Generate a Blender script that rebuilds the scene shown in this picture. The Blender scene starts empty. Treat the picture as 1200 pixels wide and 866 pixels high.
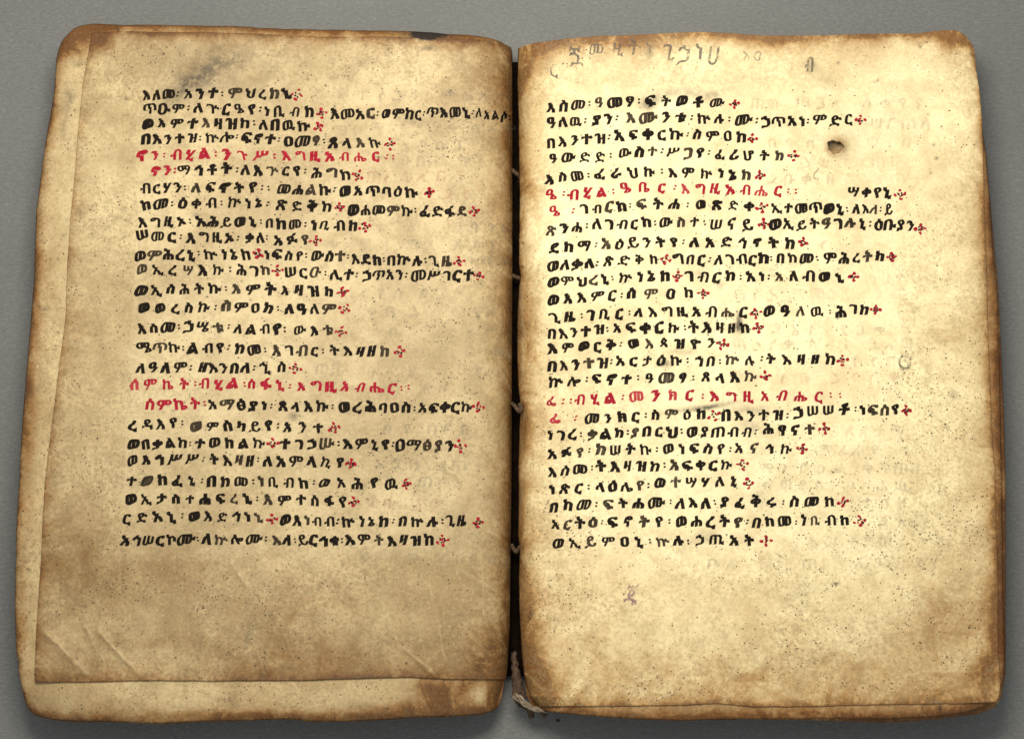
import bpy, bmesh, math, random
import numpy as np
from mathutils import Vector, Matrix

scene = bpy.context.scene
COL = scene.collection
random.seed(7)
RNG = np.random.default_rng(7)

# ------------------------------------------------------------------ camera, light, exposure
MM = 0.001
CAM_DIST = 0.56                 # metres from the camera to the middle of the frame
TILT = math.radians(11.0)       # camera leans in from the foot of the book
FRAME_W = 0.300                 # width of table seen at the middle of the frame
cam_data = bpy.data.cameras.new("camera")
cam = bpy.data.objects.new("camera", cam_data)
COL.objects.link(cam)
cam_data.sensor_width = 36.0
cam_data.lens = 36.0 * CAM_DIST / FRAME_W
cam_data.clip_start = 0.01
cam_data.clip_end = 20.0
LOOK = Vector((0.0, 0.0, 0.012))
cam.location = LOOK + Vector((0, -math.sin(TILT), math.cos(TILT))) * CAM_DIST
cam.rotation_euler = (TILT, 0, 0)
scene.camera = cam

world = bpy.data.worlds.new("World")
scene.world = world
world.use_nodes = True
world.node_tree.nodes["Background"].inputs[0].default_value = (0.97, 0.98, 0.96, 1)
world.node_tree.nodes["Background"].inputs[1].default_value = 0.52


def area_lamp(name, loc, target, size, power, color):
    d = bpy.data.lights.new(name, 'AREA')
    d.shape = 'RECTANGLE'
    d.size, d.size_y = size
    d.energy = power
    d.color = color
    o = bpy.data.objects.new(name, d)
    COL.objects.link(o)
    o.location = loc
    o.rotation_euler = (Vector(target) - Vector(loc)).to_track_quat('-Z', 'Y').to_euler()
    return o


area_lamp("lamp_overhead", (-0.02, 0.135, 0.36), (0.0, 0.03, 0), (0.20, 0.15), 1.85, (1.0, 0.92, 0.78))

scene.view_settings.view_transform = 'Standard'
scene.view_settings.look = 'None'
scene.view_settings.exposure = 0.0
scene.view_settings.gamma = 1.0

# ------------------------------------------------------------------ traced coordinates -> real positions
CAM_P = np.array(cam.location)
CAM_R = np.array(Matrix.Rotation(TILT, 3, 'X'))


def place(px, py, z):
    """Photograph coordinates and a height above the table -> points in metres."""
    px = np.asarray(px, float); py = np.asarray(py, float); z = np.asarray(z, float)
    d = np.stack([(px - 600.0) / 1200.0 * FRAME_W / CAM_DIST,
                  -(py - 433.0) / 1200.0 * FRAME_W / CAM_DIST,
                  -np.ones_like(px)], -1) @ CAM_R.T
    t = (z - CAM_P[2]) / d[..., 2]
    return CAM_P + d * t[..., None]


def interp_poly(pts, axis):
    p = np.array(pts, float)
    return lambda v: np.interp(v, p[:, axis], p[:, 1 - axis])


# gutter edges of the two sides, as x for a given y
GL = [(599, 55), (600.5, 62), (601, 122), (601, 230), (601, 322), (600.7, 380), (600.5, 430), (600, 569),
      (599, 648), (598, 734), (595.5, 779), (593.5, 796), (588, 817)]
GR = [(607, 57), (606.5, 99), (607.7, 146), (608, 192), (609, 230), (608, 311), (610, 326), (608, 336), (606.5, 369),
      (606, 415), (607, 453), (610, 476), (609, 499), (607.5, 546), (607.5, 592), (607, 630), (609, 643), (607.7, 677),
      (609, 719), (610.5, 756), (614, 790), (621, 816), (632, 828)]
gl_x = interp_poly(GL, 1)
gr_x = interp_poly(GR, 1)

H0 = 18.0 * MM
LIFT = 3.0 * MM


def lattice_noise(shape_seed, x, y, scale):
    """Smooth value noise on a lattice, in photograph units."""
    r = np.random.default_rng(shape_seed)
    g = r.random((64, 64))
    u = np.asarray(x) / scale + 7.3; v = np.asarray(y) / scale + 3.1
    i = np.floor(u).astype(int); j = np.floor(v).astype(int)
    a = u - i; b = v - j
    a = a * a * (3 - 2 * a); b = b * b * (3 - 2 * b)
    i0, i1, j0, j1 = i % 64, (i + 1) % 64, j % 64, (j + 1) % 64
    return (g[i0, j0] * (1 - a) * (1 - b) + g[i1, j0] * a * (1 - b) + g[i0, j1] * (1 - a) * b + g[i1, j1] * a * b)


def fractal(seed, x, y, scale, octaves=4, gain=0.5):
    s = 0.0; w = 1.0; tot = 0.0
    for k in range(octaves):
        s = s + w * lattice_noise(seed + k, x, y, scale / 2 ** k)
        tot += w; w *= gain
    return s / tot


def height(px, py, side):
    """Height of the open page above the table."""
    px = np.asarray(px, float); py = np.asarray(py, float)
    if side == 'left':
        t = np.maximum(gl_x(py) - px, 0.0)
        z = H0 - 5.5 * MM * np.exp(-t / 9.0) - 4.6 * MM * np.exp(-t / 40.0) - 2.0 * MM * np.exp(-t / 130.0)
        out = np.maximum(px - (75 - 55 * (py - 60) / 740.0), 0)
        z = z - 1.6 * MM * np.exp(-out / 60.0)
    else:
        t = np.maximum(px - gr_x(py), 0.0)
        z = H0 - 4.0 * MM * np.exp(-t / 7.0) - 4.5 * MM * np.exp(-t / 30.0) - 1.5 * MM * np.exp(-t / 120.0)
        out = np.maximum(1150 + 22 * (py - 100) / 700.0 - px, 0)
        z = z - 1.0 * MM * np.exp(-out / 50.0)
    z = z + 2.0 * MM * (fractal(31 if side == 'left' else 47, px, py, 210.0, 2) - 0.5)
    z = z + 0.48 * MM * (fractal(61 if side == 'left' else 77, px, py, 48.0, 2) - 0.5)
    return z


# ------------------------------------------------------------------ node helpers and materials
def new_mat(name):
    m = bpy.data.materials.new(name)
    m.use_nodes = True
    nt = m.node_tree
    nt.nodes.clear()
    out = nt.nodes.new('ShaderNodeOutputMaterial')
    b = nt.nodes.new('ShaderNodeBsdfPrincipled')
    nt.links.new(b.outputs[0], out.inputs[0])
    return m, nt, b, out


class NT:
    def __init__(self, nt):
        self.nt = nt
        self.co = nt.nodes.new('ShaderNodeTexCoord').outputs['Object']

    def link(self, a, b):
        self.nt.links.new(a, b)

    def val(self, sock, v):
        if hasattr(v, 'is_output'):
            self.link(v, sock)
        else:
            sock.default_value = v

    def noise(self, scale, detail=4, rough=0.55, dist=0.0, vec=None, out='Fac'):
        n = self.nt.nodes.new('ShaderNodeTexNoise')
        n.inputs['Scale'].default_value = scale
        n.inputs['Detail'].default_value = detail
        n.inputs['Roughness'].default_value = rough
        n.inputs['Distortion'].default_value = dist
        self.link(vec or self.co, n.inputs['Vector'])
        return n.outputs[out]

    def voronoi(self, scale, out='Distance', rand=1.0, vec=None):
        n = self.nt.nodes.new('ShaderNodeTexVoronoi')
        n.inputs['Scale'].default_value = scale
        n.inputs['Randomness'].default_value = rand
        self.link(vec or self.co, n.inputs['Vector'])
        return n

    def math(self, op, a, b=0.0, clamp=False):
        n = self.nt.nodes.new('ShaderNodeMath')
        n.operation = op
        n.use_clamp = clamp
        self.val(n.inputs[0], a); self.val(n.inputs[1], b)
        return n.outputs[0]

    def ramp(self, f, lo, hi, a=0.0, b=1.0):
        n = self.nt.nodes.new('ShaderNodeMapRange')
        n.interpolation_type = 'SMOOTHSTEP'
        n.inputs['From Min'].default_value = lo
        n.inputs['From Max'].default_value = hi
        n.inputs['To Min'].default_value = a
        n.inputs['To Max'].default_value = b
        self.link(f, n.inputs['Value'])
        return n.outputs[0]

    def mix(self, f, a, b, mode='MIX'):
        n = self.nt.nodes.new('ShaderNodeMix')
        n.data_type = 'RGBA'
        n.blend_type = mode
        self.val(n.inputs[0], f)
        for s, v in ((n.inputs[6], a), (n.inputs[7], b)):
            if hasattr(v, 'is_output'):
                self.link(v, s)
            else:
                s.default_value = (*v, 1.0)
        return n.outputs[2]

    def attr(self, name):
        n = self.nt.nodes.new('ShaderNodeAttribute')
        n.attribute_name = name
        s = self.nt.nodes.new('ShaderNodeSeparateColor')
        self.link(n.outputs['Color'], s.inputs[0])
        return s.outputs

    def bump(self, h, strength, dist, normal=None):
        n = self.nt.nodes.new('ShaderNodeBump')
        n.inputs['Strength'].default_value = strength
        n.inputs['Distance'].default_value = dist
        self.link(h, n.inputs['Height'])
        if normal is not None:
            self.link(normal, n.inputs['Normal'])
        return n.outputs[0]


def parchment(name, light, dark, brown=(0.47, 0.305, 0.17)):
    m, nt, b, out = new_mat(name)
    N = NT(nt)
    st = N.attr('stain_shade')      # R brown toning and painted shade, G grey smudge and hole shade, B pore density
    dt = N.attr('detail')     # R pale scraped writing area, pale patches, painted corner highlight, G creases and painted glint, B dark spot
    big = N.noise(28, 5, 0.6, 0.4)
    mid = N.noise(170, 5, 0.65, 0.3)
    fine = N.noise(900, 4, 0.7)
    c = N.mix(N.ramp(big, 0.33, 0.67), dark, light)
    c = N.mix(N.ramp(mid, 0.38, 0.72, 0.0, 0.50), c, tuple(0.72 * v for v in dark))
    c = N.mix(N.math('MULTIPLY', st_pale(N, dt, mid), 0.55), c, (light[0] * 0.97, light[1] * 1.03, light[2] * 1.16))
    c = N.mix(N.ramp(N.noise(1300, 2, 0.6, 0.0), 0.52, 0.78, 0.0, 0.40), c, tuple(min(0.86, 1.2 * v) for v in light))
    # brown toning along worn edges, in stains and as painted gutter and foot shade, broken up by the skin's grain
    patch = N.noise(75, 6, 0.72, 0.8)
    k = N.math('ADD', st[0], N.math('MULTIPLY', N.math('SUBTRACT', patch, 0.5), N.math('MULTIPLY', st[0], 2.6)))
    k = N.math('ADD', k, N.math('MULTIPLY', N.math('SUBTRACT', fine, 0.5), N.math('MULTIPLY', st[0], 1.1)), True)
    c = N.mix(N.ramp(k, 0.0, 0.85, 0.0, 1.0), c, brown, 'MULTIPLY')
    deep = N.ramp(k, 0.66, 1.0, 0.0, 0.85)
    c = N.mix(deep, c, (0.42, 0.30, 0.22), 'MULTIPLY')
    # grey rubbed dirt, and shade painted under the hole
    g = N.math('MULTIPLY', st[1], N.ramp(N.noise(430, 5, 0.75), 0.34, 0.60, 0.45, 1.3), True)
    c = N.mix(g, c, (0.085, 0.066, 0.044))
    # mottled grain of the skin
    calm = N.math('MULTIPLY', N.ramp(dt[0], 0.15, 1.1, 1.0, 0.38), N.ramp(N.noise(55, 3, 0.6), 0.36, 0.64, 0.45, 1.05))
    c = N.mix(N.math('MULTIPLY', N.ramp(fine, 0.42, 0.68, 0.0, 0.50), calm), c, tuple(0.50 * v for v in dark))
    c = N.mix(N.math('MULTIPLY', N.ramp(N.noise(1350, 3, 0.75), 0.52, 0.68, 0.0, 0.58), calm), c, tuple(0.45 * v for v in dark))
    # hair pores
    for sc, rad in ((1250, 0.22), (720, 0.15)):
        wob = nt.nodes.new('ShaderNodeVectorMath'); wob.operation = 'ADD'
        N.link(N.co, wob.inputs[0])
        nc = nt.nodes.new('ShaderNodeTexNoise'); nc.inputs['Scale'].default_value = 1500
        N.link(N.co, nc.inputs['Vector'])
        sv = nt.nodes.new('ShaderNodeVectorMath'); sv.operation = 'SCALE'; sv.inputs['Scale'].default_value = 0.0007
        N.link(nc.outputs['Color'], sv.inputs[0]); N.link(sv.outputs[0], wob.inputs[1])
        v = N.voronoi(sc, vec=wob.outputs[0])
        s = nt.nodes.new('ShaderNodeSeparateColor'); N.link(v.outputs['Color'], s.inputs[0])
        on = N.math('LESS_THAN', s.outputs[0], N.math('MULTIPLY', st[2], N.math('MULTIPLY', N.ramp(N.noise(230, 4, 0.65), 0.40, 0.62, 0.12, 2.6), N.ramp(N.noise(80, 3, 0.6), 0.40, 0.60, 0.2, 1.5))))
        sz = N.math('MULTIPLY', N.math('ADD', N.math('MULTIPLY', s.outputs[1], 1.2), 0.3), rad)
        dot = N.math('MULTIPLY', on, N.math('LESS_THAN', v.outputs['Distance'], sz))
        c = N.mix(N.math('MULTIPLY', dot, 0.80), c, (0.05, 0.032, 0.018))
    # dark spots, pale cracks and the painted gutter-edge glint
    c = N.mix(N.math('MULTIPLY', dt[2], N.ramp(fine, 0.30, 0.6, 0.55, 1.0), True), c, (0.022, 0.016, 0.012))
    c = N.mix(N.math('MULTIPLY', N.math('MINIMUM', dt[1], 1.0), N.ramp(mid, 0.35, 0.60, 0.05, 0.26)), c, tuple(min(0.86, 1.3 * v) for v in light))
    N.link(c, b.inputs['Base Color'])
    b.inputs['Roughness'].default_value = 0.55
    b.inputs['Specular IOR Level'].default_value = 0.22
    hgt = N.math('ADD', N.math('MULTIPLY', mid, 0.8), N.math('MULTIPLY', fine, 0.35))
    hgt = N.math('ADD', hgt, N.math('MULTIPLY', dt[1], 0.7))
    nrm = N.bump(hgt, 0.55, 0.00028)
    N.link(nrm, b.inputs['Normal'])
    return m


def st_pale(N, dt, mid):
    return N.math('MULTIPLY', dt[0], N.ramp(mid, 0.25, 0.6, 1.0, 0.4), True)


MAT_PAGE = parchment("parchment", (0.85, 0.73, 0.43), (0.63, 0.485, 0.25))
MAT_PAGE_DULL = parchment("grey_parchment", (0.60, 0.482, 0.268), (0.365, 0.266, 0.130))
MAT_LEAF = parchment("amber_parchment", (0.58, 0.43, 0.22), (0.42, 0.28, 0.125), (0.48, 0.30, 0.17))


def ink(name, a, b_, thin=0.0):
    m, nt, b, out = new_mat(name)
    N = NT(nt)
    n = N.noise(700, 4, 0.7)
    N.link(N.mix(N.ramp(n, 0.35, 0.70), a, b_), b.inputs['Base Color'])
    b.inputs['Roughness'].default_value = 0.75
    b.inputs['Specular IOR Level'].default_value = 0.08
    tr = nt.nodes.new('ShaderNodeBsdfTransparent')
    mx = nt.nodes.new('ShaderNodeMixShader')
    worn = N.ramp(N.noise(380, 4, 0.75), 0.36, 0.60, 1.0 - thin, 1.0 - thin * 0.35) if thin < 0.25 else \
        N.math('MULTIPLY', N.ramp(N.noise(330, 4, 0.75), 0.30, 0.60, 0.0, 1.0 - thin), N.ramp(N.noise(45, 3, 0.6), 0.36, 0.60, 0.95 if 'pencil' in name else 0.25, 1.0))
    N.link(worn, mx.inputs[0])
    N.link(tr.outputs[0], mx.inputs[1]); N.link(b.outputs[0], mx.inputs[2])
    N.link(mx.outputs[0], out.inputs[0])
    return m


INK_BLACK = ink("black_ink", (0.0045, 0.0032, 0.0026), (0.014, 0.0095, 0.006), 0.10)
INK_RED = ink("red_ink", (0.27, 0.004, 0.018), (0.36, 0.018, 0.038), 0.12)
INK_BLACK_WORN = ink("worn_black_ink", (0.016, 0.011, 0.008), (0.05, 0.036, 0.022), 0.24)
INK_RED_WORN = ink("worn_red_ink", (0.34, 0.012, 0.030), (0.46, 0.06, 0.075), 0.24)
INK_GHOST = ink("ink_showing_through", (0.20, 0.20, 0.18), (0.27, 0.26, 0.22), 0.80)
INK_GHOST_RED = ink("red_ink_showing_through", (0.45, 0.20, 0.15), (0.5, 0.25, 0.18), 0.80)
INK_PENCIL = ink("pencil", (0.11, 0.10, 0.085), (0.17, 0.15, 0.125), 0.25)
INK_PURPLE = ink("purple_pencil", (0.22, 0.10, 0.17), (0.30, 0.17, 0.22), 0.42)
INK_PENCIL_FAINT = ink("faint_pencil", (0.14, 0.12, 0.11), (0.20, 0.18, 0.16), 0.52)


def simple_mat(name, a, b_, scale, rough, bump_scale=None, bump=0.3, bd=0.0003):
    m, nt, b, out = new_mat(name)
    N = NT(nt)
    N.link(N.mix(N.ramp(N.noise(scale, 5, 0.65), 0.32, 0.68), a, b_), b.inputs['Base Color'])
    b.inputs['Roughness'].default_value = rough
    b.inputs['Specular IOR Level'].default_value = 0.25
    if bump_scale:
        N.link(N.bump(N.noise(bump_scale, 4, 0.6), bump, bd), b.inputs['Normal'])
    return m


MAT_THREAD = simple_mat("linen_thread", (0.12, 0.078, 0.042), (0.042, 0.026, 0.014), 900, 0.8, 2500, 0.6)
MAT_THREAD_PALE = simple_mat("pale_frayed_linen", (0.34, 0.28, 0.20), (0.16, 0.12, 0.08), 900, 0.8, 2500, 0.6)
MAT_SPINE = simple_mat("shaded_spine_leather", (0.010, 0.006, 0.004), (0.004, 0.003, 0.002), 300, 0.8, 700, 0.5)
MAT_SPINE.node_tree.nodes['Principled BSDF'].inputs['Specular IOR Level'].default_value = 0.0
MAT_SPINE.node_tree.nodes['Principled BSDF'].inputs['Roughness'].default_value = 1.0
MAT_FLAP = simple_mat("brown_leather_scrap", (0.11, 0.068, 0.042), (0.04, 0.024, 0.015), 420, 0.75, 900, 0.8)


def table_mat():
    m, nt, b, out = new_mat("grey_table_cover")
    N = NT(nt)
    c = N.mix(N.ramp(N.noise(9, 4, 0.6), 0.3, 0.7), (0.134, 0.139, 0.135), (0.160, 0.164, 0.159))
    c = N.mix(N.ramp(N.noise(1500, 3, 0.7), 0.42, 0.68, 0.0, 0.30), c, (0.085, 0.087, 0.088))
    c = N.mix(N.ramp(N.noise(700, 3, 0.7), 0.55, 0.75, 0.0, 0.30), c, (0.25, 0.25, 0.25))
    st = nt.nodes.new('ShaderNodeMapping')
    st.inputs['Scale'].default_value = (1.0, 12.0, 1.0)
    st.inputs['Rotation'].default_value = (0, 0, 0.35)
    N.link(N.co, st.inputs[0])
    c = N.mix(N.ramp(N.noise(26, 6, 0.7, 0.6, st.outputs[0]), 0.62, 0.74, 0.0, 0.22), c, (0.30, 0.30, 0.29))
    c = N.mix(N.ramp(N.voronoi(150).outputs['Distance'], 0.03, 0.06, 0.35, 0.0), c, (0.07, 0.07, 0.07))
    gm = nt.nodes.new('ShaderNodeMapping')
    gm.inputs['Scale'].default_value = (1.0, 2.6, 1.0)
    gm.inputs['Rotation'].default_value = (0, 0, -0.5)
    N.link(N.co, gm.inputs[0])
    gr = N.noise(620, 4, 0.65, 0.4, gm.outputs[0])
    c = N.mix(N.ramp(gr, 0.42, 0.70, 0.0, 0.32), c, (0.075, 0.077, 0.080))
    c = N.mix(N.ramp(gr, 0.48, 0.28, 0.0, 0.28), c, (0.24, 0.245, 0.24))
    N.link(c, b.inputs['Base Color'])
    b.inputs['Roughness'].default_value = 0.62
    b.inputs['Specular IOR Level'].default_value = 0.3
    h = N.math('ADD', gr, N.math('MULTIPLY', N.noise(2400, 2, 0.5), 0.5))
    N.link(N.bump(h, 0.5, 0.00030), b.inputs['Normal'])
    return m


MAT_TABLE = table_mat()
MAT_CRUMB = simple_mat("dark_crumb", (0.02, 0.016, 0.012), (0.05, 0.04, 0.03), 2000, 0.8)


# ------------------------------------------------------------------ mesh helpers
def empty(name, loc=(0, 0, 0)):
    o = bpy.data.objects.new(name, None)
    o.empty_display_size = 0.02
    COL.objects.link(o)
    o.location = loc
    return o


def mesh_from(name, verts, faces, mats, parent=None, smooth=True, face_mat=None, loops=None):
    me = bpy.data.meshes.new(name)
    verts = np.asarray(verts, np.float32)
    faces = np.asarray(faces, np.int32)
    nv, nf, k = len(verts), len(faces), faces.shape[1]
    me.vertices.add(nv)
    me.vertices.foreach_set('co', verts.ravel())
    me.loops.add(nf * k)
    me.loops.foreach_set('vertex_index', faces.ravel())
    me.polygons.add(nf)
    me.polygons.foreach_set('loop_start', np.arange(0, nf * k, k, dtype=np.int32))
    me.polygons.foreach_set('use_smooth', np.full(nf, smooth))
    for mt in (mats if isinstance(mats, (list, tuple)) else [mats]):
        me.materials.append(mt)
    if face_mat is not None:
        me.polygons.foreach_set('material_index', np.asarray(face_mat, np.int32))
    me.update(calc_edges=True)
    me.validate()
    o = bpy.data.objects.new(name, me)
    COL.objects.link(o)
    if parent:
        o.parent = parent
    return o


def set_color_attr(me, name, rgb):
    a = me.attributes.new(name, 'FLOAT_COLOR', 'POINT')
    d = np.ones((len(rgb), 4), np.float32)
    d[:, :3] = rgb
    a.data.foreach_set('color', d.ravel())


def resample(pts, n):
    p = np.array(pts, float)
    # corner cutting keeps hand-traced outlines from looking faceted
    s = np.r_[0, np.cumsum(np.hypot(*np.diff(p, axis=0).T))]
    t = np.linspace(0, s[-1], n)
    q = np.stack([np.interp(t, s, p[:, 0]), np.interp(t, s, p[:, 1])], 1)
    for _ in range(max(1, n // 140)):
        q[1:-1] = 0.25 * q[:-2] + 0.5 * q[1:-1] + 0.25 * q[2:]
    return q


def rough_edge(q, seed, amp):
    """Small nicks along a worn edge, none at the corners."""
    n = len(q)
    t = np.arange(n) * (760.0 / n)
    d = np.gradient(q, axis=0)
    nrm = np.stack([-d[:, 1], d[:, 0]], 1) / (np.hypot(*d.T)[:, None] + 1e-9)
    w = (fractal(seed, t, t * 0, 26.0, 4, 0.7) - 0.5) * 2 * amp
    w *= np.minimum(1, np.minimum(np.arange(n), n - 1 - np.arange(n)) / 12.0)
    return q + nrm * w[:, None]


def coons(top, bottom, left, right, nu, nv, amp=0.8, seed=3):
    T, B = rough_edge(resample(top, nu), seed, amp), rough_edge(resample(bottom, nu), seed + 11, amp)
    L, R = resample(left, nv), resample(right, nv)
    L = rough_edge(L, seed + 23, amp); R = rough_edge(R, seed + 31, amp * 0.4)
    u = np.linspace(0, 1, nu)[:, None, None]; v = np.linspace(0, 1, nv)[None, :, None]
    P = (1 - v) * T[:, None] + v * B[:, None] + (1 - u) * L[None] + u * R[None] \
        - ((1 - u) * (1 - v) * T[0] + u * (1 - v) * T[-1] + (1 - u) * v * B[0] + u * v * B[-1])
    return P


def grid_faces(nu, nv):
    i = np.arange(nu - 1)[:, None] * nv + np.arange(nv - 1)[None]
    i = i.ravel()
    return np.stack([i, i + 1, i + nv + 1, i + nv], 1)


def blobs(px, py, items, seed=5):
    s = np.zeros_like(px)
    wx = (fractal(seed, px, py, 30.0, 4) - 0.5) * 26
    wy = (fractal(seed + 9, px, py, 30.0, 4) - 0.5) * 26
    for it in items:
        x, y, rx, ry, k = it[:5]
        a = math.radians(it[5]) if len(it) > 5 else 0.0
        warp = min(1.0, min(rx, ry) / 14.0)
        dx, dy = px + wx * warp - x, py + wy * warp - y
        ex = (dx * math.cos(a) + dy * math.sin(a)) / rx
        ey = (-dx * math.sin(a) + dy * math.cos(a)) / ry
        s = np.maximum(s, 0) + k * np.exp(-(ex * ex + ey * ey))
    return s


def strokes(px, py, items):
    """Thin hand-placed lines: (x0,y0,x1,y1,halfwidth,strength), slightly wavering."""
    s = np.zeros_like(px)
    for n, (x0, y0, x1, y1, w, k) in enumerate(items):
        L = math.hypot(x1 - x0, y1 - y0)
        ux, uy = (x1 - x0) / L, (y1 - y0) / L
        a = (px - x0) * ux + (py - y0) * uy
        d = -(px - x0) * uy + (py - y0) * ux
        d = d + (fractal(200 + n, a, a * 0, 22.0, 3) - 0.5) * 5.0
        f = np.clip(np.minimum(a, L - a) / (0.18 * L) + 0.15, 0, 1)
        s = np.maximum(s, k * f * np.exp(-(d / (1.35 * w)) ** 2) * (0.45 + 0.9 * fractal(300 + n, px, py, 9.0, 2)))
    return s


def leaf_mesh(name, P, z, mat, parent, stain_shade, detail, thick=0.00022, hole=None):
    nu, nv = P.shape[:2]
    V = place(P[..., 0], P[..., 1], z).reshape(-1, 3)
    F = grid_faces(nu, nv)
    if hole is not None:
        hx, hy, rad = hole
        q = P.reshape(-1, 2)
        d = q - (hx, hy)
        r = np.hypot(*d.T); an = np.arctan2(d[:, 1], d[:, 0])
        R = rad(an)
        keep = ~(r[F] < R[F] - 0.75).any(1)
        near = (np.abs(r - R) < 1.4)
        q2 = q.copy()
        q2[near] = np.array([hx, hy]) + (d / (r[:, None] + 1e-9) * R[:, None])[near]
        V = place(q2[:, 0], q2[:, 1], z.ravel())
        F = F[keep]
    o = mesh_from(name, V, F[:, ::-1] if False else F, mat, parent)
    set_color_attr(o.data, 'stain_shade', np.stack([np.clip(s, 0, 1).ravel() for s in stain_shade], 1))
    set_color_attr(o.data, 'detail', np.stack([np.clip(s, 0, 3).ravel() for s in detail], 1))
    sol = o.modifiers.new('thickness', 'SOLIDIFY')
    sol.thickness = thick
    sol.offset = -1.0
    return o


# ------------------------------------------------------------------ the setting: the table
S = 1.5
tv = [(-S, -S, 0), (S, -S, 0), (S, S, 0), (-S, S, 0)]
table = mesh_from("table", tv, [(0, 1, 2, 3)], MAT_TABLE, smooth=False)
table["kind"] = "structure"
table["label"] = "matt grey table surface under the open book"
table["category"] = "table"

# ------------------------------------------------------------------ the book
book = empty("open_book", (0, 0, 0))
book["label"] = "old handwritten parchment book lying open with black and red writing on both browned pages"
book["category"] = "book"

# traced outlines of the top leaves and of the larger leaves under them
L1_TOP = [(107.5, 38.7), (140, 37), (185, 38), (240, 38), (285, 39), (340, 42.6), (410, 44), (443, 43), (503, 45.5), (560, 47), (585, 49), (599, 56)]
L1_BOT = [(41, 799), (82, 799), (132, 798), (170, 797), (245, 797.5), (320, 797), (350, 797), (400, 795.5), (437, 794), (475, 793), (525, 795.5), (593.5, 796)]
L1_LEFT = [(107.5, 38.7), (104, 60), (97, 100), (91, 160), (88, 200), (83, 250), (79, 310), (77, 371), (69, 432), (60.6, 500), (52.5, 565), (50.6, 600), (47.6, 661), (43, 729), (40.8, 780), (41, 799)]
L1_RIGHT = [p for p in GL if p[1] <= 796]
L1_RIGHT[0] = (599, 56)
L2_TOP = [(80, 40), (86, 34), (96, 30), (108, 28), (140, 29.6), (185, 29.5), (250, 31), (275, 31), (330, 34.5), (433, 36), (480, 37), (500, 38),
          (515, 39), (527, 40.5), (550, 41.5), (573, 44.5), (587, 49), (599, 57)]
L2_BOT = [(30, 824), (34, 832), (41, 838), (53, 841), (70, 844.5), (90, 845.5), (132, 846), (175, 848), (195, 848), (232, 846), (270, 844.5), (320, 843),
          (350, 843), (356, 845), (400, 845.7), (450, 843.7), (487, 840), (525, 840), (562, 837), (576, 834), (583, 829), (588, 817)]
L2_LEFT = [(80, 40), (73, 47), (69, 58), (66, 70), (62.6, 113), (60, 130), (54, 163), (47.6, 208), (42.4, 250), (39.6, 331), (34, 399), (30, 444), (25, 513),
           (22, 573), (19, 618), (17.8, 677), (17.5, 723), (19, 760), (23, 797), (30, 824)]
L2_RIGHT = GL[1:]
L2_RIGHT = [(599, 57)] + L2_RIGHT
R1_TOP = [(607, 57), (615, 54), (630, 50), (662, 46), (700, 42.5), (725, 42), (775, 39.5), (825, 38), (850, 38.7), (875, 41), (900, 42), (950, 42),
          (1025, 40), (1075, 39.6), (1105, 36), (1122, 36), (1128, 41), (1134, 51)]
R1_RIGHT = [(1134, 51), (1142, 57), (1144, 83), (1148, 108), (1150.6, 140), (1152, 182), (1153.4, 246), (1155.6, 300), (1156.6, 332), (1157.6, 397), (1160, 439),
            (1162, 494), (1165.7, 552), (1167, 608), (1169.6, 690), (1169, 738), (1171, 786), (1172.3, 800), (1171, 815), (1167, 822)]
R1_BOT = [(632, 827.5), (660, 827), (747, 827), (800, 826), (840, 824), (880, 827.6), (930, 827.6), (1000, 826), (1062, 825), (1127, 824), (1167, 822)]
R1_LEFT = GR[:-1] + [(632, 827.5)]
R2_RIGHT = [(1133, 50), (1140, 58), (1143, 90), (1147, 120), (1151, 150), (1155.6, 180), (1160.5, 246), (1164, 300), (1168, 332), (1170, 381), (1171.5, 430),
            (1172.5, 494), (1174, 565), (1174.5, 608), (1175.5, 705), (1177.5, 770), (1176, 796), (1172, 813), (1165, 824)]
R2_BOT = [(625, 831), (640, 833), (660, 835.6), (700, 839), (747, 842.6), (800, 844.6), (840, 843), (870, 842.4), (940, 842), (980, 841.5), (1035, 842), (1090, 840), (1130, 835), (1165, 824)]
R3_RIGHT = [(1130, 50), (1137, 60), (1141, 90), (1145, 120), (1150, 150), (1156, 182), (1161.5, 246), (1166, 300), (1169.6, 332), (1172, 381), (1174, 430),
            (1177, 494), (1178.6, 565), (1178.6, 608), (1178.6, 705), (1178.6, 786), (1177, 797), (1173.4, 817), (1167, 828)]
R3_BOT = [(626, 831), (660, 835), (700, 838.5), (747, 841.5), (800, 844), (870, 842), (940, 843.6), (980, 844.5), (1035, 846), (1090, 843.4), (1145, 836.5), (1167, 828)]
R2_LEFT = GR[:-2] + [(617, 814), (625, 831)]
R3_LEFT = GR[:-2] + [(618, 814), (626, 831)]


def grid_distances(P, flip):
    """Distances, in photograph units, to the head, foot and fore edge of a leaf."""
    nu, nv = P.shape[:2]
    u = np.linspace(0, 1, nu)[:, None]; v = np.linspace(0, 1, nv)[None]
    w = np.hypot(*(P[-1] - P[0]).T)[None]
    h = np.hypot(*(P[:, -1] - P[:, 0]).T)[:, None]
    fore = (1 - u) * w if flip else u * w
    gut = u * w if flip else (1 - u) * w
    return v * h, (1 - v) * h, fore, gut


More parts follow.
